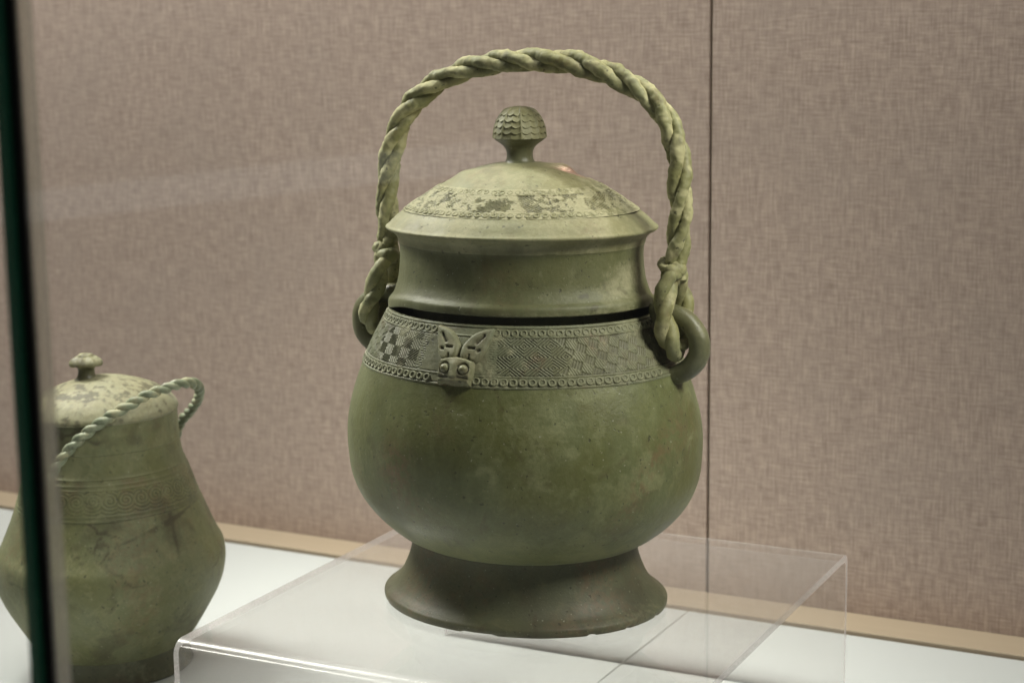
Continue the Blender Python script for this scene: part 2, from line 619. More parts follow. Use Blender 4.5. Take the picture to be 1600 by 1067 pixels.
FOOT = [(.0990, .0), (.1012, .0006), (.1020, .0022), (.1019, .0052), (.0995, .0074), (.0945, .0110), (.0893, .0170), (.0852, .0250), (.0823, .0330), (.0810, .0390), (.0804, .0465)]
prof_foot = smooth_profile(FOOT, 90)


def foot_extra(P, TH):
    # chipped edge
    ch = sstep(.62, .75, vnoise(np.stack([np.cos(TH) * 14, np.sin(TH) * 14, 0 * TH], -1), 5)) * sstep(.004, .0, P[..., 2])
    P = P.copy()
    P[..., :2] *= (1 - .006 * ch)[..., None]
    P[..., 2] += .0008 * ch
    return P


def foot_attr(P, TH):
    x, y, z = to_world(P)
    return {'rust': .5 * sstep(.5, .7, fbm(P, 30, 4, 12)), 'crust': .22 * sstep(.02, .006, z) * fbm(P, 50, 3, 2) * sstep(-.03, .06, x) * 2,
            'dirt': .55 * sstep(.48, .66, fbm(P, 18, 4, 61))}


obj('foot_ring', lathe('foot_ring', prof_foot, 420, Q, M_FOOT, rough_surface(.0005, .00007, 13), foot_attr, foot_extra), vessel)

# inner mouth that carries the lid, mostly hidden under it
MOUTH = smooth_profile([(.0937, .2052), (.0925, .2056), (.0912, .2046), (.0890, .1990), (.0790, .1985), (.0775, .2000), (.0775, .2300), (.0760, .2320), (.0740, .2300), (.0740, .1950)], 70, [5, 6])
obj('mouth', lathe('mouth', MOUTH, 220, Q, M_LUG, rough_surface(.0003, .0001, 4)), vessel)


# ---- decorated shoulder: real relief
class ConeSurf:
    """oval cone strip between two (r,z) rings, v runs from the upper ring down (metres)"""

    def __init__(self, top, bot, q, sag=0.0):
        self.top, self.bot, self.q = np.array(top, float), np.array(bot, float), q
        self.L = float(np.linalg.norm(self.bot - self.top))
        self.sag = sag

    def rz(self, v):
        t = np.asarray(v) / self.L
        r = self.top[0] + (self.bot[0] - self.top[0]) * t + self.sag * 4 * t * (1 - t) * (-(self.bot[1] - self.top[1])) / self.L
        z = self.top[1] + (self.bot[1] - self.top[1]) * t + self.sag * 4 * t * (1 - t) * ((self.bot[0] - self.top[0])) / self.L
        return r, z

    def point(self, th, v, h=0.0):
        r, z = self.rz(v)
        d = (self.bot - self.top) / self.L
        nr, nz = -d[1], d[0]
        C, S = np.cos(th), np.sin(th)
        N = np.stack([nr * self.q * C, nr * S, nz * (self.q * C * C + S * S) + 0 * v], -1)
        N /= np.linalg.norm(N, axis=-1, keepdims=True)
        P = np.stack([r * C, self.q * r * S, z + 0 * th], -1)
        return P + N * np.asarray(h)[..., None], N

    def arc(self, th, r):
        """signed arc length from the front (th = -pi/2) on radius r"""
        tt = np.linspace(-PI, PI, 4001)           # offset from the front
        ds = r * np.sqrt((np.sin(tt - PI / 2)) ** 2 + (self.q * np.cos(tt - PI / 2)) ** 2)
        s = np.concatenate([[0], np.cumsum((ds[1:] + ds[:-1]) / 2 * np.diff(tt))])
        s -= np.interp(0, tt, s)
        return tt, s


def lozenge(u, v, W, Hh, n):
    p = u / W + v / Hh
    m = u / W - v / Hh
    d = np.maximum(np.abs(p - np.floor(p) - .5), np.abs(m - np.floor(m) - .5))
    return np.cos(2 * PI * d * 2 * n)


def tri(x):
    return 2 * np.abs(x - np.floor(x) - .5)


def shoulder_height(u, v, L):
    """engraved pattern, metres; u from the mask axis, v down from the upper edge"""
    au = np.abs(u)
    h = np.zeros_like(u)
    dirt = np.zeros_like(u)
    e0, e1 = .0085, L - .0085            # field limits
    infield = sstep(e0, e0 + .0003, v) * sstep(e1, e1 - .0003, v)
    # border fillets
    for c, a in ((.0012, .00025), (.0078, .0003), (e1 + .0006, .0003), (L - .0009, .00045)):
        h += a * np.exp(-((v - c) / .00045) ** 2)
    for c in (.0022, .0086, e1 - .0002, L - .0020):
        h -= .00030 * np.exp(-((v - c) / .0004) ** 2)
        dirt += .55 * np.exp(-((v - c) / .0005) ** 2)
    h -= .0002 * (sstep(.0018, .0024, v) * sstep(.0078, .0070, v) + sstep(L - .0078, L - .007, v) * sstep(L - .0014, L - .002, v))
    vm = v - L / 2
    # strip of small meanders beside the mask
    s1 = sstep(.0225, .0228, au) * sstep(.0285, .0282, au)
    mea = np.cos(2 * PI * v / .0016) * np.where(np.abs(au - .0255) < .0021, 1, 0) * np.where(np.sin(2 * PI * (v / .0048 + au / .004)) > -.3, 1, 0)
    # lozenge field that ends in a point
    lim = .078 - np.abs(np.abs(vm) - .0) * .9
    s2 = sstep(.0288, .0291, au) * sstep(lim, lim - .0005, au)
    lo = lozenge(au - .0288, vm, .0176, .0146, 3.5)
    # chequer field to the lugs
    s3 = sstep(lim, lim + .0005, au) * sstep(.150, .148, au)
    a = (au * .93 + vm * .42) / .0072
    b = (vm * .93 - au * .42) / .0062
    par = (np.floor(a) + np.floor(b)) % 2
    hat = np.where(par > 0, np.cos(2 * PI * (a * 4.0)), np.cos(2 * PI * (a - b) * 3.0))
    amp = .00026
    pat = s1 * mea * amp + s2 * lo * amp * 1.25 + s3 * (hat * amp * .55 - .00042 * par)
    h += infield * pat
    dirt += infield * (s1 * np.clip(-mea, 0, 1) * .6 + s2 * sstep(.0, -.7, lo) * .85 + s3 * (par * .36 + .28 * np.clip(-hat, 0, 1)))
    return h, np.clip(dirt, 0, 1), infield


def relief_strip(name, surf, nu, nv_, hfun, mat, wear, parent):
    tt, s = surf.arc(0, .5 * (surf.top[0] + surf.bot[0]))
    u = np.linspace(s[0], s[-1], nu, endpoint=False)
    th = np.interp(u, s, tt) - PI / 2
    v = np.linspace(0, surf.L, nv_)
    U, Vv = np.meshgrid(u, v)
    TH = th[None, :] + 0 * Vv
    h, dirt, inf = hfun(U, Vv, surf.L)
    P, N = surf.point(TH, Vv, 0 * h)
    k = wear(P)
    P = P + N * ((h * (1 - .75 * k['fill']))[..., None])
    P = P + N * (.00045 * (fbm(P, 14, 2, 3) - .5) * 2 + .00012 * (fbm(P, 300, 3, 7) - .5) * 2 + .0006 * k['fill'] * fbm(P, 260, 3, 23))[..., None]
    at = {'dirt': np.clip(dirt * (1 - .8 * k['fill']) + k.get('dirt', 0), 0, 1), 'crust': k['crust'], 'rust': k['rust']}
    # v runs downward: flip the winding so that normals point outward
    F = grid_faces(nu, nv_, True)[:, ::-1]
    return obj(name, mesh_np(name, P.reshape(-1, 3), F, mat, at), parent)


SH = ConeSurf(BAND_T, BAND_B, Q, .0008)


def shoulder_wear(P):
    x, y, z = to_world(P)
    n = fbm(P, 45, 4, 90)
    n2 = fbm(P, 110, 4, 19)
    fill = sstep(.55, .75, n) * .6 + .5 * sstep(.56, .72, n2)
    fill = np.clip(fill, 0, 1)
    return {'fill': fill, 'crust': .42 * fill * sstep(.35, .6, n2 + .1) + .12, 'rust': .6 * sstep(.54, .68, fbm(P, 35, 4, 55)), 'dirt': .2 * sstep(.5, .7, fbm(P, 60, 3, 35))}


band = relief_strip('ornament_band', SH, 2000, 124, shoulder_height, M_BAND, shoulder_wear, vessel)


def ring_mesh(name, r, wdt, hgt, mat, n=14, squash=1.0, seed=0):
    V, F = [], []
    a = np.linspace(0, 2 * PI, n, endpoint=False)
    g = np.random.default_rng(seed)
    wob = 1 + .10 * (g.random(n) - .5)
    for rr, hh in ((r + wdt, -.0003), (r + wdt * .35, hgt), (r - wdt * .35, hgt), (r - wdt, -.0003)):
        for i in range(n):
            V.append((rr * wob[i] * math.cos(a[i]) * squash, rr * wob[i] * math.sin(a[i]), hh * (1 + .25 * (wob[i] - 1) * 10 * (hh > 0))))
    for k in range(3):
        for i in range(n):
            j = (i + 1) % n
            F.append((k * n + i, k * n + j, (k + 1) * n + j, (k + 1) * n + i))
    nV = len(V)
    at = {'dirt': np.concatenate([np.full(n, .45), np.zeros(2 * n), np.full(n, .8)]), 'crust': np.full(nV, .3), 'rust': np.zeros(nV)}
    return mesh_np(name, V, np.array(F), mat, at)


def ring_row(surf, v, pitch, r, wdt, hgt, mat, parent, skip=None, name='ring_boss', h0=0.0):
    rr = surf.rz(v)[0]
    tt, s = surf.arc(0, float(rr))
    L = s[-1] - s[0]
    n = int(round(L / pitch))
    mes = [ring_mesh(name, r, wdt, hgt, mat, 14, 1, k) for k in range(6)]
    for i in range(n):
        u = s[0] + (i + .5) * L / n
        if skip and skip(u):
            continue
        th = float(np.interp(u, s, tt) - PI / 2)
        P, N = surf.point(np.array([th]), np.array([v + random.uniform(-.0002, .0002)]), np.array([h0]))
        N = Vector(N[0])
        o = obj(name, mes[random.randrange(6)], parent)
        ta = Vector((-surf.top[0] * math.sin(th), surf.q * surf.top[0] * math.cos(th), 0)).normalized()
        bi = N.cross(ta).normalized()
        sc = random.uniform(.92, 1.06)
        M = Matrix((( ta.x * sc, bi.x * sc, N.x, P[0][0]), (ta.y * sc, bi.y * sc, N.y, P[0][1]), (ta.z * sc, bi.z * sc, N.z, P[0][2]), (0, 0, 0, 1)))
        o.matrix_local = M


lug_gap = lambda u: abs(abs(u) - .163) < .010
ring_row(SH, .0050, .00575, .0020, .00085, .00055, M_BAND, band, lambda u: abs(u) < .020 or lug_gap(u))
ring_row(SH, SH.L - .0044, .0061, .0021, .0009, .00065, M_BAND, band, lambda u: abs(u) < .014 or lug_gap(u))


# ---- animal mask on the shoulder
def poly_sdf(U, V, poly):
    poly = np.array(poly, float)
    d = np.full(U.shape, 1e9)
    ins = np.zeros(U.shape, bool)
    for a, b in zip(poly, np.roll(poly, -1, 0)):
        ex, ey = b - a
        wx, wy = U - a[0], V - a[1]
        t = np.clip((wx * ex + wy * ey) / (ex * ex + ey * ey), 0, 1)
        d = np.minimum(d, np.hypot(wx - ex * t, wy - ey * t))
        c1 = (a[1] > V) != (b[1] > V)
        with np.errstate(divide='ignore', invalid='ignore'):
            xx = (b[0] - a[0]) * (V - a[1]) / (b[1] - a[1]) + a[0]
        ins ^= c1 & (U < xx)
    return np.where(ins, -d, d)


def catmull_closed(p, n=6):
    p = np.array(p, float)
    out = []
    for i in range(len(p)):
        P0, P1, P2, P3 = p[i - 1], p[i], p[(i + 1) % len(p)], p[(i + 2) % len(p)]
        for t in np.linspace(0, 1, n, endpoint=False):
            out.append(.5 * ((2 * P1) + (-P0 + P2) * t + (2 * P0 - 5 * P1 + 4 * P2 - P3) * t * t + (-P0 + 3 * P1 - 3 * P2 + P3) * t ** 3))
    return np.array(out)


def relief_patch(name, surf, poly, hfun, step, parent, mat, base=0.0):
    """raised piece with a given outline (mm) on the shoulder at the front"""
    p = np.array(poly) * .001
    u = np.arange(p[:, 0].min() - step * 2, p[:, 0].max() + step * 2, step)
    v = np.arange(p[:, 1].min() - step * 2, p[:, 1].max() + step * 2, step)
    U, V = np.meshgrid(u, v)
    sd = poly_sdf(U, V, p)
    h, dirt = hfun(U, V, sd)
    h = np.where(sd < 0, h, -.0012) + base
    r = surf.rz(np.clip(V, 0, surf.L))[0]
    P, N = surf.point(-PI / 2 + (U * .95 + .0044) / r, V, h)
    P = P + N * (.00010 * (fbm(P, 260, 3, 3) - .5))[..., None]
    F = grid_faces(len(u), len(v))[:, ::-1]
    keep = (sd.ravel()[F] < step * 1.5).any(1)
    F = F[keep]
    used, inv = np.unique(F, return_inverse=True)
    n = len(used)
    at = {'dirt': dirt.ravel()[used], 'crust': np.full(n, .22), 'rust': np.full(n, .2)}
    return obj(name, mesh_np(name, P.reshape(-1, 3)[used], inv.reshape(-1, 4), mat, at), parent)


def dome_h(sd, H, soft):
    t = np.clip(-sd / soft, 0, 1)
    return H * np.sqrt(np.clip(t * (2 - t), 0, 1))


def capsule(U, V, a, b, r):
    ax, ay, bx, by = [k * .001 for k in (*a, *b)]
    ex, ey = bx - ax, by - ay
    t = np.clip(((U - ax) * ex + (V - ay) * ey) / (ex * ex + ey * ey + 1e-12), 0, 1)
    return np.exp(-(np.hypot(U - ax - ex * t, V - ay - ey * t) / (r * .001)) ** 2)


def build_mask():
    ear = catmull_closed([(22.5, 2.6), (17.5, 3.0), (11.8, 4.6), (7.0, 7.6), (3.4, 11.4), (1.0, 15.6), (.5, 20.6), (1.8, 24.2), (5.0, 25.8), (7.6, 24.6), (9.8, 26.4), (13.8, 26.4), (17.4, 22.6), (20.4, 14.5), (22.2, 8)], 5)
    faces = []

    ear[:, 0] *= .94

    def ear_h(sgn):
        def f(U, V, sd):
            A = U * sgn
            h = dome_h(sd, .0034, .0028) + .0010 * np.exp(-((A - .0035) / .004) ** 2) * sstep(.012, .022, V)
            g = capsule(A, V, (15.5, 8.5), (11.5, 13.5), 1.0) + capsule(A, V, (6, 17.2), (10.2, 17.2), .8) + capsule(A, V, (13, 18.8), (14.2, 18.6), .9) \
                + .8 * capsule(A, V, (7.6, 22), (7.6, 26), .6)
            return h - .0017 * np.clip(g, 0, 1), np.clip(g, 0, 1) * .9
        return f
    for sgn in (1, -1):
        e = ear * np.array([sgn, 1])
        relief_patch('mask_horn', SH, e, ear_h(sgn), .00032, vessel, M_BAND)

    fpoly = [(-12.2, 26.2), (-6, 24.4), (0, 23.6), (6, 24.4), (12.2, 26.2), (12.6, 33), (12.2, 42.6), (7.5, 41.4), (0, 42.2), (-7.5, 41.4), (-12.2, 42.6), (-12.6, 33)]

    def face_h(U, V, sd):
        h = dome_h(sd, .0062, .0019)
        h += .0012 * np.exp(-(U / .004) ** 2) * sstep(.024, .030, V)
        g = np.zeros_like(U)
        for s in (1, -1):
            g += capsule(U * s, V, (3.5, 37.8), (10.2, 37.8), .7)
            g += .9 * np.exp(-((np.hypot(U * s - .0068, V - .0325) - .0036) / .0006) ** 2)
        h -= .0012 * np.clip(g, 0, 1)
        h -= .0010 * sstep(.0375, .039, V)
        return h, np.clip(g, 0, 1) * .8
    relief_patch('mask_face', SH, fpoly, face_h, .00032, vessel, M_BAND)
    for s in (1, -1):
        a = np.linspace(0, 2 * PI, 24, endpoint=False)
        c = np.stack([s * 6.8 + 3.1 * np.cos(a), 32.5 + 2.8 * np.sin(a)], 1)
        relief_patch('mask_eye', SH, c, lambda U, V, sd: (dome_h(sd, .0026, .0030), 0 * U), .00028, vessel, M_LUG, .0058)


build_mask()


# ---- lugs
def frames(path):
    path = np.asarray(path)
    T = np.gradient(path, axis=0)
    T /= np.linalg.norm(T, axis=1, keepdims=True)
    N = np.zeros_like(T)
    a = np.array([0, 1.0, 0]) if abs(T[0][1]) < .9 else np.array([1.0, 0, 0])
    n = a - T[0] * np.dot(a, T[0])
    N[0] = n / np.linalg.norm(n)
    for i in range(1, len(T)):
        n = N[i - 1] - T[i] * np.dot(N[i - 1], T[i])
        N[i] = n / np.linalg.norm(n)
    return T, N, np.cross(T, N)


def resample(pts, n):
    p3 = np.array(pts, float)
    p = np.vstack([2 * p3[0] - p3[1], p3, 2 * p3[-1] - p3[-2]])
    out = []
    for i in range(1, len(p) - 2):
        for t in np.linspace(0, 1, 24, endpoint=False):
            P0, P1, P2, P3 = p[i - 1:i + 3]
            out.append(.5 * ((2 * P1) + (-P0 + P2) * t + (2 * P0 - 5 * P1 + 4 * P2 - P3) * t * t + (-P0 + 3 * P1 - 3 * P2 + P3) * t ** 3))
    out.append(p[-2])
    out = np.array(out)
    s = np.concatenate([[0], np.cumsum(np.linalg.norm(np.diff(out, axis=0), axis=1))])
    q = np.linspace(0, s[-1], n)
    return np.stack([np.interp(q, s, out[:, k]) for k in range(3)], 1), s[-1]


def tube(path, rad, m=16, lump=0.0, lscale=120, seed=0, sq=1.0, caps=True):
    T, N, B = frames(path)
    a = np.linspace(0, 2 * PI, m, endpoint=False)
    rad = np.broadcast_to(np.asarray(rad, float), (len(path),))
    D = N[:, None, :] * np.cos(a)[None, :, None] + B[:, None, :] * (sq * np.sin(a))[None, :, None]
    P = path[:, None, :] + D * rad[:, None, None]
    if lump:
        P = P + D * (lump * ((fbm(P, lscale, 3, seed) - .5) * 2 + .9 * (fbm(P, lscale * 4, 3, seed + 3) - .5)))[..., None]
    V = P.reshape(-1, 3)
    F = [grid_faces(m, len(path), True)]
    if caps:
        V = np.vstack([V, path[0], path[-1]])
        i = np.arange(m)
        j = (i + 1) % m
        k = (len(path) - 1) * m
        F.append(np.stack([np.full(m, len(V) - 2), j, i], 1))
        F.append(np.stack([np.full(m, len(V) - 1), k + i, k + j], 1))
    return V, F


def rope_attr(V, seed, groove=0.0):
    n = len(V)
    return {'dirt': np.clip(groove + .55 * sstep(.60, .78, fbm(V, 150, 4, seed)), 0, 1), 'crust': .75 * sstep(.45, .68, fbm(V, 90, 4, seed + 1)), 'rust': .35 * sstep(.58, .7, fbm(V, 60, 3, seed + 2))}


for s in (1, -1):
    a = np.linspace(-PI * .56, PI * .60, 44)
    cs, cz, ra, rb = .1065, .1875, .0250, .0212
    pth = np.stack([s * (cs + ra * np.cos(a)), 0 * a, cz + rb * np.sin(a)], 1)
    V, F = tube(pth, .0063 + .0006 * np.cos(a * 1.3) + .0012 * sstep(1.35, 1.9, np.abs(a)), 22, .0006, 90, 3 + s)
    if s > 0:
        F = [f[:, ::-1] for f in F]
    obj('lug', mesh_np('lug', V, F, M_LUG, {'dirt': .25 * fbm(V, 60, 3, 4), 'crust': .25 * sstep(.5, .7, fbm(V, 80, 3, 5)), 'rust': .2 * fbm(V, 70, 3, 6)}), vessel)

# ---- twisted handle
ARCH = [(-.1075, .2300), (-.1072, .2400), (-.1065, .2520), (-.1068, .2669), (-.1043, .2894), (-.0995, .3110), (-.0907, .3319), (-.0770, .3474), (-.0591, .3583), (-.0392, .3656), (-.0147, .3702),
        (.0116, .3712), (.0373, .3697), (.0603, .3643), (.0806, .3560), (.0963, .3451), (.1065, .3321), (.1128, .3150), (.1160, .2953), (.1166, .2747), (.1150, .2538), (.1125, .2400), (.1120, .2290)]
pts = [(x * 1.012, .0012 * math.sin(i * .9), z) for i, (x, z) in enumerate(ARCH)]
path, Lp = resample(pts, 520)
T, Nn, Bn = frames(path)
sarc = np.linspace(0, Lp, len(path))
PITCH = .080


def strand(path, Nn, Bn, sarc, phase, off, rad, pitch, seed, m=16, lump=.0010):
    ph = 2 * PI * sarc / pitch + phase + 1.1 * (vnoise(np.stack([sarc * 22, 0 * sarc, 0 * sarc + 3], -1), 4) - .5)
    c = path + off * (Nn * np.cos(ph)[:, None] + Bn * np.sin(ph)[:, None])
    rr = rad * (1 + .10 * (vnoise(np.stack([sarc * 40, 0 * sarc + seed, 0 * sarc], -1), seed) - .5) * 2)
    V, F = tube(c, rr, m, lump, 150, seed)
    D = np.linalg.norm(V[:len(c) * m].reshape(len(c), m, 3) - path[:, None, :], axis=-1).ravel()
    D = np.concatenate([D, [off, off]])
    return V, F, .95 * sstep(off * 1.25, off * .35, D)


for k in range(3):
    V, F, gd = strand(path, Nn, Bn, sarc, k * 2 * PI / 3 + .6, .0040, .0043, PITCH, 20 + k, 20, .0014)
    F = [f[:, ::-1] for f in F]
    obj('handle_strand', mesh_np('handle_strand', V, F, M_ROPE, rope_attr(V, 30 + k, gd)), vessel)

LOOPS = {
    1: [(.1135, -.001, .242), (.1128, -.0085, .229), (.1115, -.0120, .215), (.1128, -.0128, .202), (.1150, -.0105, .190), (.1162, -.002, .1845), (.1165, .007, .190), (.1150, .0125, .204), (.1130, .0110, .220), (.1125, .003, .236)],
    -1: [(-.1070, -.001, .242), (-.1075, -.0085, .230), (-.1100, -.0120, .216), (-.1150, -.0128, .203), (-.1180, -.0105, .191), (-.1190, -.002, .1850), (-.1180, .007, .190), (-.1140, .0125, .204), (-.1090, .0110, .220), (-.1070, .003, .236)]}
for s, lp in LOOPS.items():
    p, L = resample(lp, 170)
    T2, N2, B2 = frames(p)
    sa = np.linspace(0, L, len(p))
    for k in range(2):
        V, F, gd = strand(p, N2, B2, sa, k * PI + (1.0 if s > 0 else .2), .0030, .0046, .046, 50 + k + 3 * s, 14, .0009)
        F = [f[:, ::-1] for f in F]
        obj('handle_loop', mesh_np('handle_loop', V, F, M_ROPE, rope_attr(V, 60 + k, gd)), vessel)
    # lumpy binding where the loop returns to the rope
    x0 = .1128 if s > 0 else -.1072
    a = np.linspace(0, 2 * PI * 2.4, 120)
    bp = np.stack([x0 + .0046 * np.cos(a), -.002 + .0056 * np.sin(a), .2440 - .0120 * a / a[-1] + .0030 * np.sin(a * .7 + 1)], 1)
    V, F = tube(bp, .0040 * (1 + .35 * np.sin(a * 2.3)) * np.clip(np.minimum(a, a[-1] - a) / 1.2, .25, 1), 14, .0022, 120, 80 + s)
    F = [f[:, ::-1] for f in F]
    obj('handle_binding', mesh_np('handle_binding', V, F, M_ROPE, rope_attr(V, 90)), vessel)

# ------------------------------------------------------------------ lid of the large vessel (lifts off: a thing of its own)
lid = thing('vessel_lid', 'domed bronze lid with ribbed bud knob on the large vessel', 'lid', (0, 0, H_STAND), -PSI)

LT, LB = np.array([.0555, .2892]), np.array([.0822, .2722])     # patterned zone of the dome
DOME_UP = smooth_profile([(.0556, .2890), (.0480, .2930), (.0375, .2975), (.0290, .3005), (.0200, .3025), (.0105, .3036), (.0, .3040)], 46)
rim = smooth_profile([(.0860, .2500), (.0875, .2545), (.0905, .2575), (.0938, .2592), (.0950, .2602), (.0950, .2612), (.0930, .2628), (.0880, .2675), (.0822, .2720)], 60)


def lid_attr(P, TH):
    x, y, z = to_world(P)
    bare = np.clip(1.5 * blob(x, z, .033, .2975, .010, .0045) * (y > -.020) * sstep(.25, .55, fbm(P, 120, 3, 3)), 0, 1)
    return {'crust': .25 + .25 * sstep(.5, .7, fbm(P, 50, 4, 8)), 'dirt': .30 * sstep(.60, .75, fbm(P, 60, 4, 12)), 'rust': .3 * sstep(.55, .7, fbm(P, 26, 4, 22)) + .5 * blob(x, z, .045, .266, .008, .006), 'bare': bare}


def dome_disp(P, TH):
    x, y, z = to_world(P)
    # a dent with a raised lip on the right of the knob
    d = .0006 * (fbm(P, 18, 2, 6) - .5) * 2 + .00008 * (fbm(P, 200, 3, 2) - .5) * 2
    d += .0022 * blob(x, z, .032, .3005, .009, .003) * (y > -.014) - .0026 * blob(x, z, .043, .2955, .005, .0026) * (y > -.014)
    d += .0014 * blob(x, z, -.040, .297, .008, .003)
    return d


obj('dome_crown', lathe('dome_crown', DOME_UP, 360, Q, M_LID, dome_disp, lid_attr), lid)


def warp_front(P, TH):
    """the lower edge of the lid is slightly sprung open at the front and back"""
    P = P.copy()
    z = P[..., 2]
    k = sstep(.2300, .2050, z)
    P[..., 2] += .0062 * k * sstep(-.05, .55, np.cos(TH - math.radians(299)))
    # notch left by the mould joint
    P[..., 2] += .0020 * np.exp(-((TH - 1.5 * PI - .03) / .012) ** 2) * sstep(.2075, .2055, z) * (P[..., 1] < 0) * -1
    return P


def rim_disp(P, TH):
    return .0005 * (fbm(P, 16, 2, 5) - .5) * 2 + .00007 * (fbm(P, 220, 3, 2) - .5) * 2


obj('rim', lathe('rim', rim, 360, Q, M_LID, rim_disp, lid_attr), lid)

COLLAR = smooth_profile([(.0885, .2075), (.0925, .2052), (.0942, .2054), (.0945, .2075), (.0940, .2110), (.0928, .2128), (.0908, .2150), (.0885, .2205), (.0868, .2265), (.0858, .2340), (.0853, .2420), (.0856, .2480), (.0862, .2505)], 110)


def collar_attr(P, TH):
    x, y, z = to_world(P)
    cr = .75 * blob(x, z, .066, .229, .018, .014, .4) * (.4 + fbm(P, 90, 4, 6)) + .45 * sstep(.218, .208, z) * sstep(.45, .6, fbm(P, 60, 4, 3))
    di = .8 * sstep(.66, .74, fbm(P, 130, 3, 14)) * blob(x, z, .045, .221, .03, .010) + .7 * sstep(.66, .73, fbm(P, 170, 3, 4)) * sstep(.215, .206, z)
    return {'crust': cr, 'dirt': np.clip(di, 0, 1), 'rust': .25 * sstep(.55, .7, fbm(P, 22, 4, 9))}


obj('collar', lathe('collar', COLLAR, 420, Q, M_COLLAR, rough_surface(.0005, .00007, 33), collar_attr, warp_front), lid)

LS = ConeSurf(LT, LB, Q, .0006)


def lid_height(u, v, L):
    h = np.zeros_like(u)
    dirt = np.zeros_like(u)
    e0, e1 = .0068, L - .0075
    for c, a in ((.0008, .0002), (.0062, .00028), (e1 + .0008, .0003), (L - .0008, .00045)):
        h += a * np.exp(-((v - c) / .0004) ** 2)
    for c, a in ((.0016, .3), (e0 + .0003, .75), (e1, .8), (L - .0016, .4)):
        h -= .0004 * a * np.exp(-((v - c) / .0004) ** 2)
        dirt += a * np.exp(-((v - c) / .00045) ** 2)
    inf = sstep(e0, e0 + .0003, v) * sstep(e1, e1 - .0003, v)
    vm = v - (e0 + e1) / 2
    lo = lozenge(u + .004, vm, .0120, .0100, 2.6)
    sec = (np.floor((u + .002) / .034) % 2)
    a = (u + vm) / .0050
    hat = np.cos(2 * PI * (u * .5 + vm) / .0016)
    pat = np.where(sec > 0, lo, hat)
    h += inf * (pat * .00024 - .0003)
    dirt += inf * (.28 + .40 * sstep(.2, -.7, pat) + .9 * (fbm(np.stack([u, v, 0 * u], -1), 260, 4, 7) - .5))
    return h, np.clip(dirt, 0, 1), inf


def lid_wear(P):
    x, y, z = to_world(P)
    n = fbm(P, 55, 3, 44)
    n2 = fbm(P, 330, 4, 45)
    n3 = fbm(P, 150, 3, 46)
    bias = .10 * blob(x, z, -.035, .28, .035, .02) + .20 * blob(x, z, .036, .2800, .010, .008) + .16 * blob(x, z, -.004, .283, .006, .012) - .08 * blob(x, z, .016, .28, .014, .02) - .05 * blob(x, z, .06, .28, .014, .02)
    fill = sstep(.42, .62, .22 * n + .42 * n3 + .80 * (n2 - .5) + .20 + .7 * bias)
    return {'fill': np.clip(fill, 0, 1), 'crust': .2 + .5 * fill, 'rust': .25 * sstep(.5, .7, n2), 'dirt': 0}


lband = relief_strip('ornament_band', LS, 1500, 100, lid_height, M_LID, lid_wear, lid)
ring_row(LS, .0036, .0054, .0017, .0007, .00040, M_LID, lband)
ring_row(LS, LS.L - .0040, .0056, .0018, .00075, .00045, M_LID, lband)

# ---- knob: stem and bud-shaped cap with overlapping scallops
STEM = smooth_profile([(.0118, .3022), (.0095, .3050), (.0088, .3080), (.0090, .3110), (.0105, .3140), (.0138, .3168), (.0168, .3190), (.0176, .3204)], 40)
obj('knob_stem', lathe('knob_stem', STEM, 140, 1.0, M_LUG, rough_surface(.0002, .00008, 2), lambda P, TH: {'crust': .1 + 0 * TH, 'dirt': .35 * fbm(P, 90, 3, 5), 'rust': 0 * TH}), lid)
tt_ = np.linspace(0, 1, 150)
capz = .3198 + .0212 * np.sin(tt_ * PI / 2)
capr = .0176 * np.cos(tt_ * PI / 2) ** .82
CAP = np.stack([np.maximum(capr, .00002), capz], 1)
CAPPH = .22


def cap_disp(P, TH):
    z = (P[..., 2] - .3198) / .0222
    lob = 8
    a = (TH + CAPPH) * lob / (2 * PI)
    fa = a - np.floor(a)
    rib = np.exp(-((np.minimum(fa, 1 - fa)) / .075) ** 2)
    sc = np.abs(np.sin(fa * 2 * PI)) * (1 - rib)
    low = sstep(.86, .72, z)
    row = z * 5.6 + .32 * sc - .1
    fr = row - np.floor(row)
    step = (1 - fr) ** 1.2
    h = low * (.0009 * step * (1 - rib) - .0003) + .0010 * rib * sstep(.98, .8, z)
    return h + .00012 * (fbm(P, 260, 3, 6) - .5)


def cap_attr(P, TH):
    z = (P[..., 2] - .3198) / .0222
    a = (TH + CAPPH) * 8 / (2 * PI)
    fa = a - np.floor(a)
    rib = np.exp(-((np.minimum(fa, 1 - fa)) / .075) ** 2)
    sc = np.abs(np.sin(fa * 2 * PI)) * (1 - rib)
    row = z * 5.6 + .32 * sc - .1
    fr = row - np.floor(row)
    return {'crust': .25 + 0 * z, 'dirt': .38 * sstep(.84, .97, fr) * (1 - rib) * sstep(.86, .72, z), 'rust': 0 * z}


obj('knob_cap', lathe('knob_cap', CAP, 360, 1.0, M_LID, cap_disp, cap_attr), lid)

# ------------------------------------------------------------------ small vessel
QS = .93
PSI_S = math.radians(-52)
sv = thing('bronze_vessel', 'small green bronze vessel with plain pear-shaped body standing on the white shelf', 'vessel', (*LV, 0), -PSI_S)
SBODY = [(.0585, .0190), (.0662, .0268), (.0724, .0356), (.0800, .0480), (.0868, .0600), (.0920, .0725), (.0944, .0881), (.0925, .1000), (.0880, .1085), (.0806, .1250), (.0756, .1372), (.0744, .1390), (.0720, .1398)]


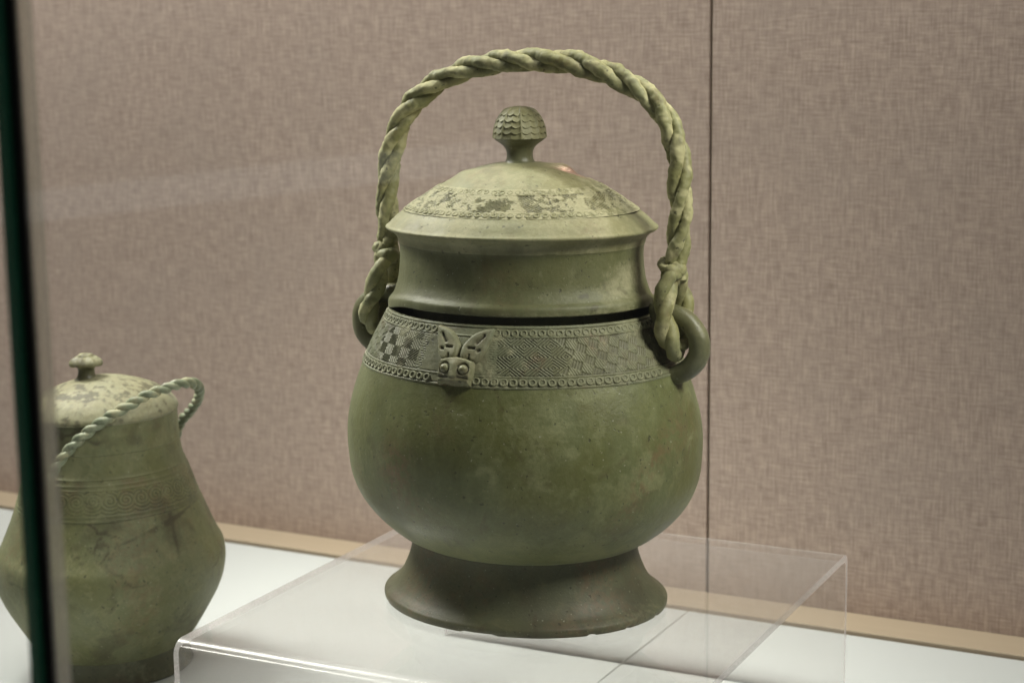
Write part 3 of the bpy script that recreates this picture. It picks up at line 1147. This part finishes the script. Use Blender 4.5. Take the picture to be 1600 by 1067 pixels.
def sattr(seed, d=.5):
    def f(P, TH):
        x, y, z = to_world(P, PSI_S)
        crack = np.exp(-(np.abs(fbm(P, 28, 4, seed + 3) - .5) / .012) ** 2) * sstep(.52, .62, fbm(P, 15, 3, seed + 5))
        dirt = d * sstep(.56, .72, fbm(P, 40, 5, seed)) + .9 * crack
        ln = .1310 + (x - .048) * .36                      # old break with a dark wedge below it
        wd = .0012 + .0050 * sstep(.020, .052, x) * sstep(.075, .055, x)
        di2 = .75 * sstep(.30, .60, fbm(P, 130, 4, 6)) * sstep(-.0004, .0004, ln - z) * sstep(wd, wd * .5, ln - z) * sstep(.012, .030, x) * sstep(.078, .070, x)
        di2 = di2 + .75 * np.exp(-((x - .056 - .25 * (.140 - z)) / .0010) ** 2) * sstep(.100, .112, z) * sstep(.165, .155, z)
        mz = .1165 + .0045 * np.sin(x * 330) + .003 * np.sin(x * 900 + 1)
        di2 = di2 + .8 * np.exp(-((z - mz) / .0009) ** 2) * sstep(-.016, -.010, x) * sstep(.026, .020, x)
        return {'dirt': np.clip(dirt + di2 * (y < 0), 0, 1), 'crust': .22 * sstep(.45, .75, fbm(P, 36, 4, seed + 1)) + .12 * sstep(.045, .025, z), 'rust': .4 * sstep(.55, .7, fbm(P, 24, 4, seed + 2))}
    return f


obj('body', lathe('body', smooth_profile(SBODY, 130), 300, QS, M_SBODY, rough_surface(.0012, .00015, 71), sattr(71)), sv)
SFOOT = smooth_profile([(.0590, .0), (.0625, .0004), (.0632, .0020), (.0622, .0050), (.0612, .0090), (.0602, .0160), (.0598, .0210)], 40)
obj('foot_ring', lathe('foot_ring', SFOOT, 260, QS, M_FOOT, rough_surface(.0006, .0002, 72), sattr(72, .8)), sv)
SS = ConeSurf((.0640, .1690), (.0745, .1385), QS, .0004)


def sband_h(u, v, L):
    h = np.zeros_like(u)
    for c in (.004, .0075, L - .0045, L - .0012):
        h += .00055 * np.exp(-((v - c) / .0007) ** 2)
    inf = sstep(.008, .009, v) * sstep(L - .005, L - .006, v)
    per = .0125
    a = u / per
    fa = (a - np.floor(a) - .5) * per
    vm = v - L / 2
    rr = np.hypot(fa, vm * 1.1)
    ang = np.arctan2(vm, fa * np.where(np.floor(a) % 2 > 0, 1, -1))
    sp = np.cos(2 * PI * (rr / .0030 - ang / (2 * PI)))
    h += inf * sp * .00022
    return h, np.clip(inf * np.clip(-sp, 0, 1) * .55, 0, 1), inf


def sband_wear(P):
    n = fbm(P, 60, 4, 81)
    return {'fill': sstep(.5, .7, n) * .7, 'crust': .3 * n, 'rust': .4 * sstep(.5, .65, fbm(P, 40, 3, 83)), 'dirt': .4 * sstep(.5, .68, fbm(P, 50, 3, 84))}


obj_sb = relief_strip('ornament_band', SS, 800, 70, sband_h, M_SBODY, sband_wear, sv)
SNECK = smooth_profile([(.0636, .1686), (.0642, .1696), (.0630, .1712), (.0612, .1780), (.0598, .1850), (.0585, .1882), (.0540, .1890), (.0530, .2000)], 50)
obj('neck', lathe('neck', SNECK, 260, QS, M_SBODY, rough_surface(.0006, .0002, 73), sattr(73, .4)), sv)

# lugs and thin rope handle fallen forward
for s in (1, -1):
    a = np.linspace(-PI * .55, PI * .55, 26)
    pth = np.stack([s * (.0650 + .0095 * np.cos(a)), 0 * a, .1600 + .011 * np.sin(a)], 1)
    V, F = tube(pth, .0033, 12, .0002, 80, 7)
    if s > 0:
        F = [f[:, ::-1] for f in F]
    obj('lug', mesh_np('lug', V, F, M_SBODY, {'dirt': .3 * fbm(V, 60, 3, 4), 'crust': 0 * V[:, 0], 'rust': 0 * V[:, 0]}), sv)
cp, sp_ = math.cos(-PSI_S), math.sin(-PSI_S)


def w2l(x, y, z):
    """offset from the small vessel's axis in room axes to vessel-local"""
    return (x * cp + y * sp_, -x * sp_ + y * cp, z)


SPATH = [(-.0311, -.062, .1690), (-.0216, -.065, .1852), (-.0075, -.064, .2007), (.0073, -.062, .2126), (.0271, -.058, .2244), (.0454, -.05, .2335), (.0627, -.036, .2379), (.0737, -.02, .2371), (.0764, 0, .2289), (.0717, .018, .2158), (.0621, .034, .2029), (.0521, .046, .1918), (.0440, .053, .1740)]
p, L = resample([w2l(*k) for k in SPATH], 360)
T2, N2, B2 = frames(p)
sa = np.linspace(0, L, len(p))
for k in range(2):
    V, F, gd = strand(p, N2, B2, sa, k * PI, .0018, .0026, .020, 120 + k, 12, .0003)
    F = [f[:, ::-1] for f in F]
    obj('handle_strand', mesh_np('handle_strand', V, F, M_SROPE, rope_attr(V, 130 + k, gd)), sv)

slid = thing('vessel_lid', 'pale domed lid with mushroom knob on the small vessel', 'lid', (*LV, 0), -PSI_S)
SCOL = smooth_profile([(.0560, .1880), (.0588, .1872), (.0598, .1880), (.0598, .1900), (.0592, .2000), (.0590, .2090), (.0592, .2112)], 40)
obj('collar', lathe('collar', SCOL, 260, QS, M_SBODY, rough_surface(.0005, .0002, 74), sattr(74, .6)), slid)
SDOME = smooth_profile([(.0592, .2108), (.0606, .2122), (.0604, .2142), (.0575, .2190), (.0516, .2248), (.0395, .2315), (.0210, .2375), (.0100, .2395), (.0, .2402)], 70)
obj('dome_crown', lathe('dome_crown', SDOME, 260, QS, M_SLID, rough_surface(.0007, .00025, 75),
    lambda P, TH: {'crust': .3 + 0 * TH, 'dirt': np.clip(.95 * sstep(.50, .64, fbm(P, 190, 5, 77) + .18 * np.exp(-((P[..., 2] - .231) / .005) ** 2) - .09), 0, 1), 'rust': .2 * fbm(P, 40, 3, 3)}), slid)
kn = w2l(-.012, -.002, 0)


def shift_knob(P, TH):
    P = P.copy()
    P[..., 0] += kn[0]
    P[..., 1] += kn[1]
    return P


SST = smooth_profile([(.0100, .2370), (.0074, .2400), (.0066, .2430), (.0070, .2470), (.0105, .2490)], 20)
obj('knob_stem', lathe('knob_stem', SST, 80, 1, M_LUG, None, lambda P, TH: {'dirt': .6 + 0 * TH, 'crust': 0 * TH, 'rust': 0 * TH}, shift_knob), slid)
SKN = smooth_profile([(.0095, .2482), (.0122, .2492), (.0128, .2508), (.0118, .2530), (.0090, .2552), (.0066, .2562), (.0058, .2574), (.0040, .2582), (.0018, .2578), (.0, .2576)], 44)
obj('knob_cap', lathe('knob_cap', SKN, 120, 1, M_SLID, lambda P, TH: .0006 * np.cos(TH * 7) * sstep(.260, .253, P[..., 2]) + .0006 * (fbm(P, 200, 3, 4) - .5),
    lambda P, TH: {'dirt': .7 * sstep(.45, .65, fbm(P, 160, 3, 4)), 'crust': .2 + 0 * TH, 'rust': 0 * TH}, shift_knob), slid)

# ------------------------------------------------------------------ case front: end of a glass pane with its seal
GP = np.array([-.1772, -.5890])
case = thing('case_glass_pane', 'upright glass pane with dark green edge and black rubber seal, before the small vessel', 'glass pane', (*GP, 0), WALL_YAW)
Tg = .0085
obj('pane', box_me('pane', -.70, -.0042, 0, Tg, -.02, 1.1, M_GLASS), case)
obj('pane_edge', box_me('pane_edge', -.0040, -.0030, .0004, Tg, -.02, 1.1, M_GLASS_EDGE), case)
obj('rubber_seal', box_me('rubber_seal', -.0029, .0004, .0064, Tg + .0012, -.02, 1.1, M_SEAL, .0005), case)
obj('clear_strip', box_me('clear_strip', .0007, .0066, .0078, Tg + .0012, -.02, 1.1, M_CLEAR_STRIP, .0005), case)
front = thing('case_glass_pane', 'wide clear front glass pane of the case, before the large vessel', 'glass pane', (*GP, 0), WALL_YAW)
obj('pane', box_me('pane', .0068, 1.30, .0006, .0066, -.02, 1.1, M_GLASS), front)
